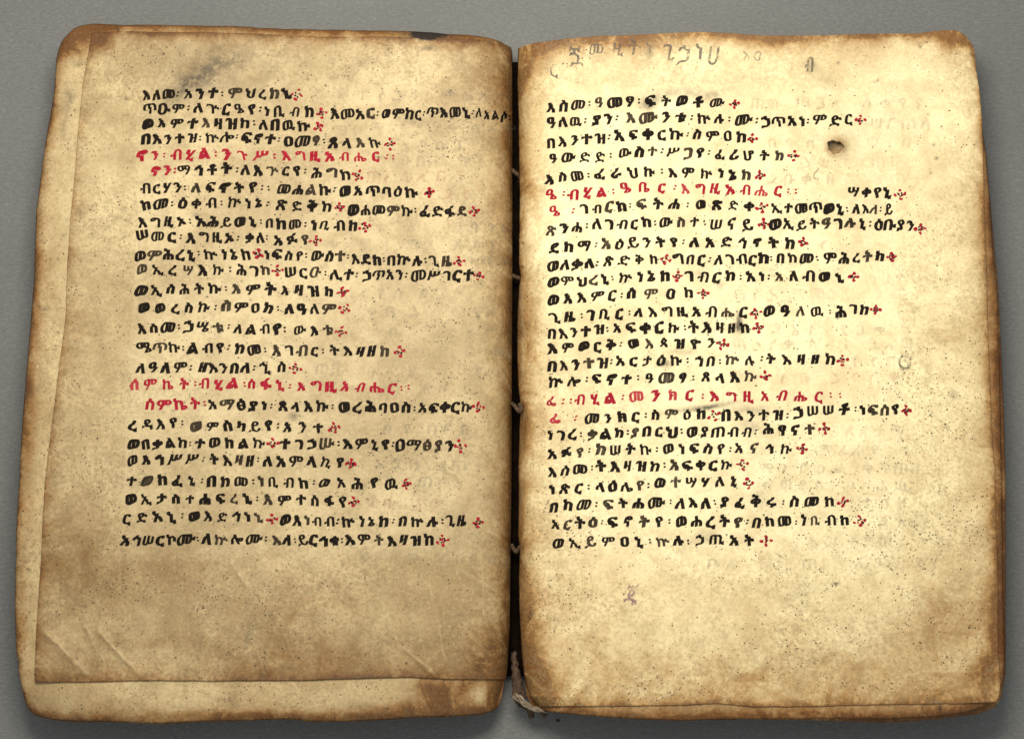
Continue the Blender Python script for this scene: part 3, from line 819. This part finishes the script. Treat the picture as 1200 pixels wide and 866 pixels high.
# each line: (text, x0, x1, y at start, y at end, colour) in photograph units, or (X, x, y)
LEFT_LINES = [
    [("እለመ፡", 167, 209, 112, 111, B), ("አንተ፡", 216, 262, 110.5, 110, B), ("ምህረከኒ", 268, 341, 109.5, 110, B), (X, 348, 111)],
    [("ጥዑም፡", 168, 222, 128.5, 127, B), ("ለጕርዔየ፡", 227, 306, 127.5, 128.5, B), ("ነቢብከ", 309, 368, 130, 132, B), (X, 377, 133), ("እመአር፡", 387, 444, 133.5, 134, B), ("ወምከር፡", 447, 498, 134, 134, B), ("ጥእመኒ፡", 500, 555, 133, 132, B), ("ለአልሶ፡", 557, 598, 132, 138, B)],
    [("ወእምተእዛዝከ፡", 166.6, 299, 145, 145, B), ("ለበዉኩ", 303, 363, 146, 148, B), (X, 373.5, 149)],
    [("በእንተዝ፡", 166, 236, 164, 162, B), ("ኵሎ፡", 241, 279, 162, 162, B), ("ፍኖተ፡", 283, 328, 162, 164, B), ("ዐመፃ፡", 333, 381, 165, 166, B), ("ጸላእኩ", 385, 446, 168, 168, B), (X, 457, 169)],
    [("ኖን፡", 161, 194, 183, 182, R), ("ብሂል፡", 200, 254, 182, 181, R), ("ንጉሥ፡", 260, 323, 181.5, 183, R), ("እግዚአብሔር", 330, 445, 183, 184.5, R), ("፡፡", 452, 462, 185, 185, R)],
    [("ኖን፡", 177, 206, 200, 200, R), ("ማኅቶት፡", 208, 279, 200, 199, B), ("ለእጕርየ፡", 282, 359, 200, 201.5, B), ("ሕግከ", 365, 410, 202, 205, B), (X, 419, 206)],
    [("ብርሃን፡", 164, 218, 221, 220.5, B), ("ለፍኖትየ፡፡", 224, 316, 220, 220, B), ("መሐልኩ፡", 325, 393, 222, 223, B), ("ወአጥባዕኩ", 398, 489, 224, 225, B), (X, 502.7, 226)],
    [("ከመ፡", 165, 203, 240, 240, B), ("ዕቀብ፡", 209, 261, 239, 238, B), ("ኵነኔ፡", 267, 315, 238, 239, B), ("ጽድቅከ", 324, 388, 241, 243, B), (X, 398, 243), ("ወሐመምኩ፡", 408, 488, 246, 247, B), ("ፈድፋደ", 492, 547, 248, 248, B), (X, 556, 248)],
    [("እግዚኦ፡", 162, 224, 261, 260, B), ("አሕይወኒ፡", 230, 307, 260, 260, B), ("በከመ፡", 311, 359, 262, 264, B), ("ነቢብከ", 364, 419, 264, 265.5, B), (X, 427.7, 266)],
    [("ሠመር፡", 160, 213, 277, 278, B), ("እግዚኦ፡", 219, 280, 278.5, 279, B), ("ቃለ፡", 287, 314, 279, 279, B), ("አፉየ", 321, 362, 281, 281, B), (X, 370, 282.7)],
    [("ወምሕረኒ፡", 158, 234, 300, 298, B), ("ኵነኔከ", 239, 293, 298.5, 298, B), (X, 302, 298), ("ነፍስየ፡", 309, 360, 299, 300, B), ("ውስተ፡", 365, 409, 299, 301, B), ("እደከ፡", 412, 451, 304, 305, B), ("በኵሉ፡", 454, 500, 305, 306, B), ("ጊዜ", 502, 530, 306, 307, B), (X, 538, 307)],
    [("ወኢረሣእኩ፡", 160, 271, 317, 317, B), ("ሕገከ", 277, 316, 317, 317.5, B), (X, 325, 317), ("ሠርዑ፡", 334, 383, 319, 320, B), ("ሊተ፡", 387, 419, 321.5, 322.5, B), ("ኃጥአን፡", 425, 477, 323, 323, B), ("መሥገርተ", 483, 555, 323, 323, B), (X, 561, 323)],
    [("ወኢስሕትኩ፡", 159, 266, 340, 338, B), ("እምትእዛዝከ", 272, 391, 338.5, 342, B), (X, 401.7, 342)],
    [("ወወረስኩ፡", 162, 254, 361.5, 360, B), ("ስምዐከ፡", 260, 327, 359, 362, B), ("ለዓለም", 333, 393, 362.5, 362, B), (X, 404, 362)],
    [("እስመ፡", 161, 211, 386, 383, B), ("ኃሤቱ፡", 216, 269, 382.5, 384, B), ("ለልብየ፡", 274, 335, 386, 386, B), ("ውእቱ", 344, 390, 386.5, 389, B), (X, 399, 389)],
    [("ሜጥኩ፡", 160, 216, 407, 408, B), ("ልብየ፡", 220, 269, 408, 408, B), ("ከመ፡", 275, 312, 409, 410, B), ("እገብር፡", 319, 380, 410, 412, B), ("ትእዛዘከ", 386, 456, 412, 412, B), (X, 468, 412)],
    [("ለዓለም፡", 160, 225, 431, 430.5, B), ("ዘእንበለ፡", 233, 299, 431, 432, B), ("ኂስ", 304, 335, 431.5, 431, B), (X, 346, 432)],
    [("ሰምኬት፡", 153, 230, 451, 450, R), ("ብሂል፡", 233, 288, 450, 450, R), ("ሰፋኒ፡", 290, 341, 450, 452, R), ("እግዚአብሔር፡፡", 348, 480, 452, 455, R)],
    [("ሰምኬት፡", 171, 241, 474, 473, R), ("አማፅያነ፡", 244, 319, 473, 476, B), ("ጸላእኩ፡", 326, 391, 476, 477, B), ("ወረሕባዐስ፡", 397, 487, 477, 478, B), ("አፍቀርኩ", 491, 553, 478, 477, B), (X, 560, 477)],
    [("ረዳእየ፡", 150, 215, 498, 496, B), ("ወምስካይየ፡", 223, 327, 499, 499, B), ("አንተ", 332, 379, 500, 502, B), (X, 390.6, 502)],
    [("ወበቃልከ፡", 150, 224, 521, 519, B), ("ተወከልኩ", 228, 310, 519, 519, B), (X, 319.6, 520), ("ተገኃሡ፡", 328, 398, 520, 520, B), ("እምኒየ፡", 402, 462, 520, 521, B), ("ዐማፅያን", 464, 532, 521, 522, B), (X, 539, 523)],
    [("ወእኅሥሥ፡", 149, 240, 539, 538, B), ("ትእዛዘ፡", 245, 304, 538.5, 540, B), ("ለአምላኪየ", 308, 403, 540, 542, B), (X, 411, 543)],
    [("ተወከፈኒ፡", 148, 238, 564, 563, B), ("በከመ፡", 243, 298, 564, 565, B), ("ነቢብከ፡", 302, 369, 564, 566, B), ("ወአሕየዉ", 374, 466, 566, 567, B), (X, 476, 567)],
    [("ወኢታስተሐፍረኒ፡", 147, 303, 585, 584, B), ("እምተስፋየ", 309, 406, 585, 588, B), (X, 414.6, 588.5)],
    [("ርድአኒ፡", 144, 215, 608, 605, B), ("ወእድኅነኒ", 221, 308, 605, 606, B), (X, 319, 608), ("ወእነብብ፡", 328, 397, 609, 611, B), ("ኵነኔከ፡", 400, 462, 611, 611, B), ("በኵሉ፡", 467, 520, 610.5, 611, B), ("ጊዜ", 522, 547, 610, 611, B), (X, 560, 612)],
    [("አኅሠርኮሙ፡", 142, 233, 634, 632, B), ("ለኵሎሙ፡", 237, 313, 632, 632, B), ("እለ፡", 319, 347, 633, 633, B), ("ይርኅቁ፡", 349, 402, 633, 634, B), ("እምትእዛዝከ", 405, 508, 633, 633, B), (X, 519, 633)],
]
RIGHT_LINES = [
    [("እስመ፡", 641, 692, 127, 122, B), ("ዓመፃ፡", 697, 750, 121.5, 119, B), ("ፍትወቶሙ", 756, 850, 119, 120, B), (X, 861, 122)],
    [("ዓለዉ፡", 641, 687, 145, 142, B), ("ያን፡", 694, 724, 141, 139.5, B), ("እሙንቱ፡", 734, 812, 138.5, 138.5, B), ("ኵሉ፡", 817, 856, 139, 140, B), ("ሙ፡", 862, 888, 141, 142, B), ("ኃጥአነ፡", 892, 948, 142, 142.5, B), ("ምድር", 953, 999, 142, 140.5, B), (X, 1008, 141)],
    [("በእንተዝ፡", 641, 715, 168, 161, B), ("አፍቀርኩ፡", 720, 807, 159, 158, B), ("ስምዐከ", 812, 874, 158.5, 161, B), (X, 881.7, 163)],
    [("ዓውድድ፡", 643, 717, 187, 183, B), ("ውስተ፡", 725, 777, 180, 178, B), ("ሥጋየ፡", 781, 832, 178.5, 180, B), ("ፈሪሆትከ", 837, 919, 181.5, 183, B), (X, 930, 183)],
    [("እስመ፡", 639, 691, 211, 206, B), ("ፈራህኩ፡", 697, 777, 205, 200.5, B), ("እምኵነኔከ", 783, 880, 202, 206, B), (X, 891, 206)],
    [("ዔ፡", 640, 662, 230, 229, R), ("ብሂል፡", 665, 720, 229, 224, R), ("ዔቤር፡", 727, 792, 220, 220, R), ("እግዚአብሔር፡፡", 798, 934, 221, 224, R), ("ሣቀየኒ", 994, 1045, 225, 226.5, B), (X, 1055, 228)],
    [("ዔ፡", 644, 673, 248, 247, R), ("ገብርከ፡", 679, 740, 246, 241, B), ("ፍትሐ፡", 746, 807, 240, 240, B), ("ወጽድቀ", 815, 884, 239.5, 242, B), (X, 893, 243), ("ኢተመጥወኒ፡", 904, 994, 243.5, 245, B), ("ለእለ፡", 999, 1033, 245, 245.5, B), ("ይ", 1037.5, 1047, 246, 246, B)],
    [("ጽንሐ፡", 640, 689, 270, 265, B), ("ለገብርከ፡", 694, 769, 264, 261.5, B), ("ውስተ፡", 773, 827, 261.5, 262, B), ("ሠናይ", 833, 882, 262.5, 264, B), (X, 895, 263), ("ወኢይትዓገሉኒ፡", 902, 1021, 263, 262, B), ("ዕቡያን", 1025, 1072, 262.5, 266, B), (X, 1079, 268)],
    [("ደከማ፡", 643, 700, 292, 287, B), ("አዕይንትየ፡", 705, 802, 285.5, 284, B), ("ለአድኅኖትከ", 808, 931, 284, 285, B), (X, 941, 284)],
    [("ወለቃለ፡", 642, 701, 313, 308, B), ("ጽድቅከ", 707, 771, 306.5, 304, B), (X, 780, 304), ("ግበር፡", 788, 833, 304.5, 305, B), ("ለገብርከ፡", 837, 905, 304.5, 304, B), ("በከመ፡", 910, 959, 303, 303, B), ("ምሕረትከ", 965.6, 1036.5, 303, 300.5, B), (X, 1045, 301)],
    [("ወምህረኒ፡", 642, 719, 332, 326, B), ("ኵነኔከ", 725, 785, 325.5, 324, B), (X, 794, 324), ("ገብርከ፡", 802, 869, 324.5, 325, B), ("አነ፡", 874, 902, 324, 324, B), ("አለብወኒ", 908, 989, 323.5, 324.5, B), (X, 1000, 324)],
    [("ወእእምር፡", 642, 730, 352, 345, B), ("ስምዐከ", 735, 812, 344.5, 344, B), (X, 824, 344)],
    [("ጊዜ፡", 643, 683, 373, 371, B), ("ገቢር፡", 686, 739, 369.5, 366.5, B), ("ለእግዚአብሔር", 743, 876, 366, 366, B), (X, 885, 367), ("ወዓለዉ፡", 895, 974, 364.5, 366, B), ("ሕገከ", 979, 1018, 364.5, 363.5, B), (X, 1026, 363)],
    [("በእንተዝ፡", 642, 713, 391.5, 386, B), ("አፍቀርኩ፡", 718, 804, 385, 384, B), ("ትእዛዘከ", 807, 878, 383.5, 384, B), (X, 889, 384)],
    [("እምወርቅ፡", 642, 729, 409, 404, B), ("ወእጳዝዮን", 736, 838, 403, 402.5, B), (X, 846.6, 403)],
    [("በእንተዝ፡", 642, 718, 429.5, 424, B), ("አርታዕኩ፡", 722, 807, 423.5, 423, B), ("ኀበ፡", 814, 845, 424, 423, B), ("ኵሉ፡", 850, 894, 422, 421.5, B), ("ትእዛዘከ", 897, 978, 421, 421.5, B), (X, 987, 422)],
    [("ኵሎ፡", 643, 689, 449, 445, B), ("ፍኖተ፡", 693, 749, 444.5, 443, B), ("ዓመፃ፡", 756, 814, 443.5, 443, B), ("ጸላእኩ", 822, 886, 442.5, 442, B), (X, 897, 441)],
    [("ፌ፡፡", 640, 670, 470, 470, R), ("ብሂል፡", 673, 731, 469, 465, R), ("መንክር፡", 738, 825, 464, 464, R), ("እግዚአብሔር፡፡", 832, 986, 464.5, 464, R)],
    [("ፌ፡", 644, 676, 490, 491, R), ("መንክር፡", 686, 758, 490, 488, B), ("ስምዕከ", 763, 827, 486, 486, B), (X, 837, 487), ("በእንተዝ፡", 846, 924, 487.5, 487, B), ("ኃሠሠቶ፡", 930, 1004, 483, 479.5, B), ("ነፍስየ", 1007, 1054, 480.5, 480, B), (X, 1062, 481)],
    [("ነገረ፡", 641, 682, 510, 509, B), ("ቃልከ፡", 688, 737, 508, 507, B), ("ያበርህ፡", 739, 800, 507, 506, B), ("ወያጠብብ፡", 805, 887, 507, 506, B), ("ሕፃናተ", 894, 955, 504.5, 504, B), (X, 967, 502)],
    [("አፉየ፡", 642, 692, 531, 529, B), ("ከሠትኩ፡", 698, 771, 527.5, 526.5, B), ("ወነፍስየ፡", 777, 857, 526, 526, B), ("አናኅኩ", 861, 928, 525.5, 526, B), (X, 940, 526)],
    [("እስመ፡", 642, 695, 553, 547.5, B), ("ትእዛዝከ፡", 698, 780, 547, 545.5, B), ("አፍቀርኩ", 785, 858, 545.5, 545, B), (X, 870, 544)],
    [("ነጽር፡", 643, 691, 574, 571, B), ("ላዕሌየ፡", 698, 761, 571, 569, B), ("ወተሣሃለኒ", 767, 865, 566.5, 564.5, B), (X, 877, 566)],
    [("በከመ፡", 644, 700, 594, 591, B), ("ፍትሐሙ፡", 707, 787, 590.5, 588, B), ("ለእለ፡", 792, 839, 589.5, 589.5, B), ("ያፈቅሩ፡", 844, 919, 589, 588.5, B), ("ስመከ", 926, 977, 587.5, 588, B), (X, 988, 588)],
    [("አርትዕ፡", 646, 707, 615, 612, B), ("ፍኖትየ፡", 712, 786, 611.5, 611.5, B), ("ወሐረትየ፡", 792, 877, 611, 611.5, B), ("በከመ፡", 882, 934, 612, 611.5, B), ("ነቢብከ", 938, 995, 610, 610.5, B), (X, 1007.7, 611)],
    [("ወኢይምዐኒ፡", 648, 763, 636, 633, B), ("ኵሉ፡", 769, 808, 634, 634, B), ("ኃጢአት", 815, 884, 632, 633, B), (X, 897, 633)],
]


def write_lines(lines, side, page):
    for ln in lines:
        w = Writing(side)
        red_only = all(it[-1] == R for it in ln if it[0] != X)
        for it in ln:
            if it[0] == X:
                w.cross(it[1], it[2], R, B)
            else:
                red = it[5] == R
                w.word(it[0], it[1], it[2], it[3], it[4], it[5], size=15.8, weight=0.050 if not red else 0.047)
        o = w.build("rubric_line" if red_only else "text_line", page, [INK_BLACK, INK_RED, INK_BLACK_WORN, INK_RED_WORN])
        if red_only:
            o["label"] = "heading line written in red ink"


write_lines(LEFT_LINES, 'left', page_left)
write_lines(RIGHT_LINES, 'right', page_right)

# writing of the other side showing through the skin, mirrored and faint
LETTERS = "ለመሠረሰቀበተነአከወዘየደገጠፈምንትብርእ"


def ghost(side, page, rows):
    w = Writing(side, 0.05)
    for (x0, x1, y, m) in rows:
        x = x0
        while x < x1:
            n = random.randint(2, 4)
            wd = n * 19
            w.word("".join(random.choice(LETTERS) for _ in range(n)), x, x + wd - 6, y + random.uniform(-1, 1), None, m, size=17, weight=0.03, mirror=True)
            x += wd + random.randint(6, 22)
    o = w.build("writing_showing_through", page, [INK_GHOST, INK_GHOST_RED])
    o["label"] = "faint mirrored writing showing through from the other side"


ghost('left', page_left, [(370, 560, 112, 0), (390, 560, 152, 0), (470, 560, 171, 0), (470, 560, 190, 0), (430, 570, 207, 1), (520, 570, 228, 1), (440, 560, 267, 0), (385, 565, 286, 0), (545, 575, 305, 0), (420, 560, 343, 0),
                               (430, 560, 365, 0), (410, 540, 390, 0), (480, 560, 413, 0), (370, 540, 434, 0), (495, 560, 455, 0), (400, 560, 503, 0), (420, 560, 545, 0), (490, 560, 566, 0), (430, 560, 590, 1), (420, 560, 655, 0)])
ghost('right', page_right, [(880, 1040, 122, 0), (1020, 1060, 146, 0), (900, 1040, 167, 0), (940, 1050, 190, 0), (900, 1040, 210, 0), (960, 1060, 288, 0), (1010, 1060, 325, 0), (860, 1050, 345, 0), (905, 1060, 386, 0), (860, 1050, 404, 0),
                                 (1000, 1060, 424, 0), (915, 1050, 443, 1), (990, 1060, 505, 0), (960, 1060, 528, 0), (890, 1060, 548, 0), (895, 1050, 568, 0), (1010, 1060, 588, 0), (1030, 1060, 612, 0), (910, 1060, 635, 0), (830, 1060, 660, 0)])

# pencilled note and small marks at the head of the right page
w = Writing('right')
for ch, x0, x1, y, s, m in (("ር", 645, 655, 82, 22, 0), ("ጟ", 667, 686, 67, 25, 0), ("መ", 690, 710, 58, 21, 0), ("ዚ", 718, 734, 58, 23, 0), ("ት", 736, 753, 58, 26, 0), ("ነ", 757, 765, 55, 20, 1), ("ጊ", 776, 793, 63, 26, 0),
                            ("ኃ", 794, 810, 64, 28, 0), ("ነ", 815, 825, 61, 25, 0), ("ሀ", 830, 844, 65, 32, 0), ("አ", 871, 880, 66, 17, 1), ("ዐ", 884, 893, 67, 15, 1)):
    w.word(ch, x0, x1, y, None, m, size=s, weight=0.006, wild=1.4)
o = w.build("pencil_note", page_right, [INK_PENCIL, INK_PENCIL_FAINT])
o["label"] = "row of grey pencilled letters along the head of the page"
for ch, x0, x1, y, m, size, wt in (("ብ", 943, 955, 77, 1, 21, 0.02), ("ረ", 953, 961, 204, 0, 17, -0.008), ("ጁ", 732, 751, 697, 0, 27, 0.006)):
    w = Writing('right')
    w.word(ch, x0, x1, y, None, m, size=size * 1.15, weight=wt + 0.008)
    o = w.build("pencil_mark", page_right, [INK_PURPLE if ch == "ጁ" else INK_PENCIL_FAINT, INK_PENCIL])
    if ch == "ጁ":
        o["label"] = "faint purple scribble"


# ------------------------------------------------------------------ sewing, spine and frayed cords
def tube(name, paths, mat, parent, sides=8):
    """Round strands along 3D paths with a radius per point; all strands of one part in one mesh."""
    V, F = [], []
    for pts, rad in paths:
        p = np.asarray(pts, float)
        n = len(p)
        rad = np.full(n, rad) if np.isscalar(rad) else np.asarray(rad, float)
        t = np.gradient(p, axis=0)
        t /= np.linalg.norm(t, axis=1)[:, None] + 1e-12
        up = np.array([0.13, 0.21, 1.0])
        a = np.cross(t, up); a /= np.linalg.norm(a, axis=1)[:, None] + 1e-12
        b = np.cross(t, a)
        base = sum(len(x) for x in V)
        ang = np.linspace(0, 2 * math.pi, sides, endpoint=False)
        ring = p[:, None] + rad[:, None, None] * (np.cos(ang)[None, :, None] * a[:, None] + np.sin(ang)[None, :, None] * b[:, None])
        V.append(ring.reshape(-1, 3))
        for i in range(n - 1):
            for j in range(sides):
                k = (j + 1) % sides
                F.append((base + i * sides + j, base + i * sides + k, base + (i + 1) * sides + k, base + (i + 1) * sides + j))
    return mesh_from(name, np.vstack(V), F, mat, parent)


def px_path(pts, n=24):
    """Smooth path through (x, y, height in mm) points given in photograph units."""
    p = np.array(pts, float)
    s = np.linspace(0, 1, len(p)); t = np.linspace(0, 1, n)
    q = np.stack([np.interp(t, s, p[:, i]) for i in range(3)], 1)
    for _ in range(3):
        q[1:-1] = 0.25 * q[:-2] + 0.5 * q[1:-1] + 0.25 * q[2:]
    return place(q[:, 0], q[:, 1], q[:, 2] * MM + LIFT)


def twist(path, r, turns, phase):
    n = len(path)
    t = np.gradient(path, axis=0); t /= np.linalg.norm(t, axis=1)[:, None]
    a = np.cross(t, (0.1, 0.2, 1.0)); a /= np.linalg.norm(a, axis=1)[:, None]
    b = np.cross(t, a)
    ph = np.linspace(0, turns * 2 * math.pi, n) + phase
    return path + r * (np.cos(ph)[:, None] * a + np.sin(ph)[:, None] * b)


for y, pts in ((203, [(600, 199, 1.0), (602, 201, 3.4), (604.5, 203, 4.0), (607, 205, 4.0), (609, 208, 3.4)]),
               (325, [(600, 322, 1.5), (602, 324, 3.4), (605, 325, 4.0), (608, 326, 3.8), (610, 328, 3.0)]),
               (478, [(600, 473, 3.5), (603, 475, 6.0), (606, 479, 7.0), (609, 483, 7.0), (611, 478, 7.6), (609, 473, 7.0)]),
               (643, [(600, 639, 1.5), (602, 643, 3.6), (605, 647, 4.2), (608, 642, 4.6), (612, 639, 5.6), (616, 642, 7.0)])):
    core = px_path(pts, 40)
    tube("sewing_thread", [(twist(core, 0.00030, 3.0, ph), 0.00034) for ph in (0, 2.1, 4.2)], MAT_THREAD, book)

# spine lining at the bottom of the gutter, coloured near black as painted shade
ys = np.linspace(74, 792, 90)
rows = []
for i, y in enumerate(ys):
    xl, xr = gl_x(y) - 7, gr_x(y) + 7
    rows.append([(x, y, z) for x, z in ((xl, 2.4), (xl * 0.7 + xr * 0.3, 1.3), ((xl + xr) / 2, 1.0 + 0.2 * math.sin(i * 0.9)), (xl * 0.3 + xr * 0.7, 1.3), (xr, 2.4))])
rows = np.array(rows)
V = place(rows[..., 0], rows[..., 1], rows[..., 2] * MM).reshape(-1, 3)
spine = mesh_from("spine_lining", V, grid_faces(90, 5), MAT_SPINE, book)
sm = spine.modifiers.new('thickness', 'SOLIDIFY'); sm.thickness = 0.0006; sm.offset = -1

# torn scrap of leather standing at the foot of the gutter
rows = []
for i, f in enumerate(np.linspace(0, 1, 26)):
    y = 764 + f * 54
    xa = 600.5 + 1.8 * f + 0.7 * math.sin(i * 1.3)
    wd = 2.5 + 11.0 * f ** 1.2 + 0.8 * math.sin(i * 2.1)
    rows.append([(xa + wd * g, y + 2.0 * math.sin(i + g * 5) * 0.2, 3.0 + 1.6 * f + 1.2 * math.sin(g * 3.1) + 0.25 * math.sin(i * 0.8 + g * 9)) for g in np.linspace(0, 1, 10)])
rows = np.array(rows)
V = place(rows[..., 0], rows[..., 1], rows[..., 2] * MM + LIFT).reshape(-1, 3)
flap = mesh_from("leather_scrap", V, grid_faces(26, 10), MAT_FLAP, book)
sm = flap.modifiers.new('thickness', 'SOLIDIFY'); sm.thickness = 0.0005; sm.offset = -1

# frayed linen cord at the foot of the spine
strands = []
r = random.Random(5)
for k in range(16):
    o1, o2 = r.uniform(-2, 2), r.uniform(-2.2, 2.2)
    core = px_path([(601 + r.uniform(-1, 3), 814 + o1, 4.6), (606 + r.uniform(-1, 2), 817 + o1 * 1.4, 5.8 + r.random()), (614 + r.uniform(-1, 2), 823 + o2 * 1.4, 5.6 + r.random()), (624 + r.uniform(-2, 2), 829 + o2, 5.6 + r.random()), (636 + r.uniform(-4, 6), 832 + o2 * 0.6, 6.4)], 30)
    strands.append((twist(core, 0.0003, r.uniform(1, 3), r.uniform(0, 6)), np.linspace(0.00026, 0.00014, 30)))
tube("frayed_cord", strands, MAT_THREAD_PALE, book, 6)
wisps = []
for k in range(16):
    x, y = r.uniform(603, 634), 0
    y = 814 + (x - 602) * 0.55
    dx, dy = r.uniform(-7, 6), r.uniform(-7, 8)
    core = px_path([(x, y, 5.5), (x + dx * 0.5, y + dy * 0.5 + r.uniform(-2, 2), 6.0), (x + dx, y + dy, r.uniform(4, 7))], 14)
    wisps.append((core, np.linspace(0.00012, 0.00004, 14)))
tube("loose_fibre", wisps, MAT_THREAD_PALE, book, 5)
for pts, rad in (([(617, 826, 5.0), (621, 832, 3.4), (623, 840, 2.0)], 0.0009), ([(632, 829, 5.2), (636, 834, 4.0), (639, 838.5, 2.6)], 0.0007), ([(600.5, 813, 5), (609, 826, 4.6), (622, 831.5, 4.6), (640, 834, 5.2)], 0.0006)):
    core = px_path(pts, 24)
    tube("cord_end", [(twist(core, rad * 0.45, 2, ph), np.linspace(rad * 0.7, rad * 0.55, 24)) for ph in (0, 2.1, 4.2)], MAT_FLAP, book, 8)

# ------------------------------------------------------------------ loose crumb on the table
ph = np.linspace(0, math.pi, 7); th = np.linspace(0, 2 * math.pi, 10, endpoint=False)
rr = np.random.default_rng(9)
V = np.array([(math.sin(a) * math.cos(b_) * 0.00055, math.sin(a) * math.sin(b_) * 0.0004, math.cos(a) * 0.00032) for a in ph for b_ in th]) * (1 + 0.25 * (rr.random((70, 1)) - 0.5))
F = [(i * 10 + j, i * 10 + (j + 1) % 10, (i + 1) * 10 + (j + 1) % 10, (i + 1) * 10 + j) for i in range(6) for j in range(10)]
crumb = mesh_from("crumb", V, F, MAT_CRUMB)
crumb.location = tuple(place(654, 844, 0.32 * MM))
crumb["label"] = "tiny dark crumb on the grey table below the right page"
crumb["category"] = "crumb"
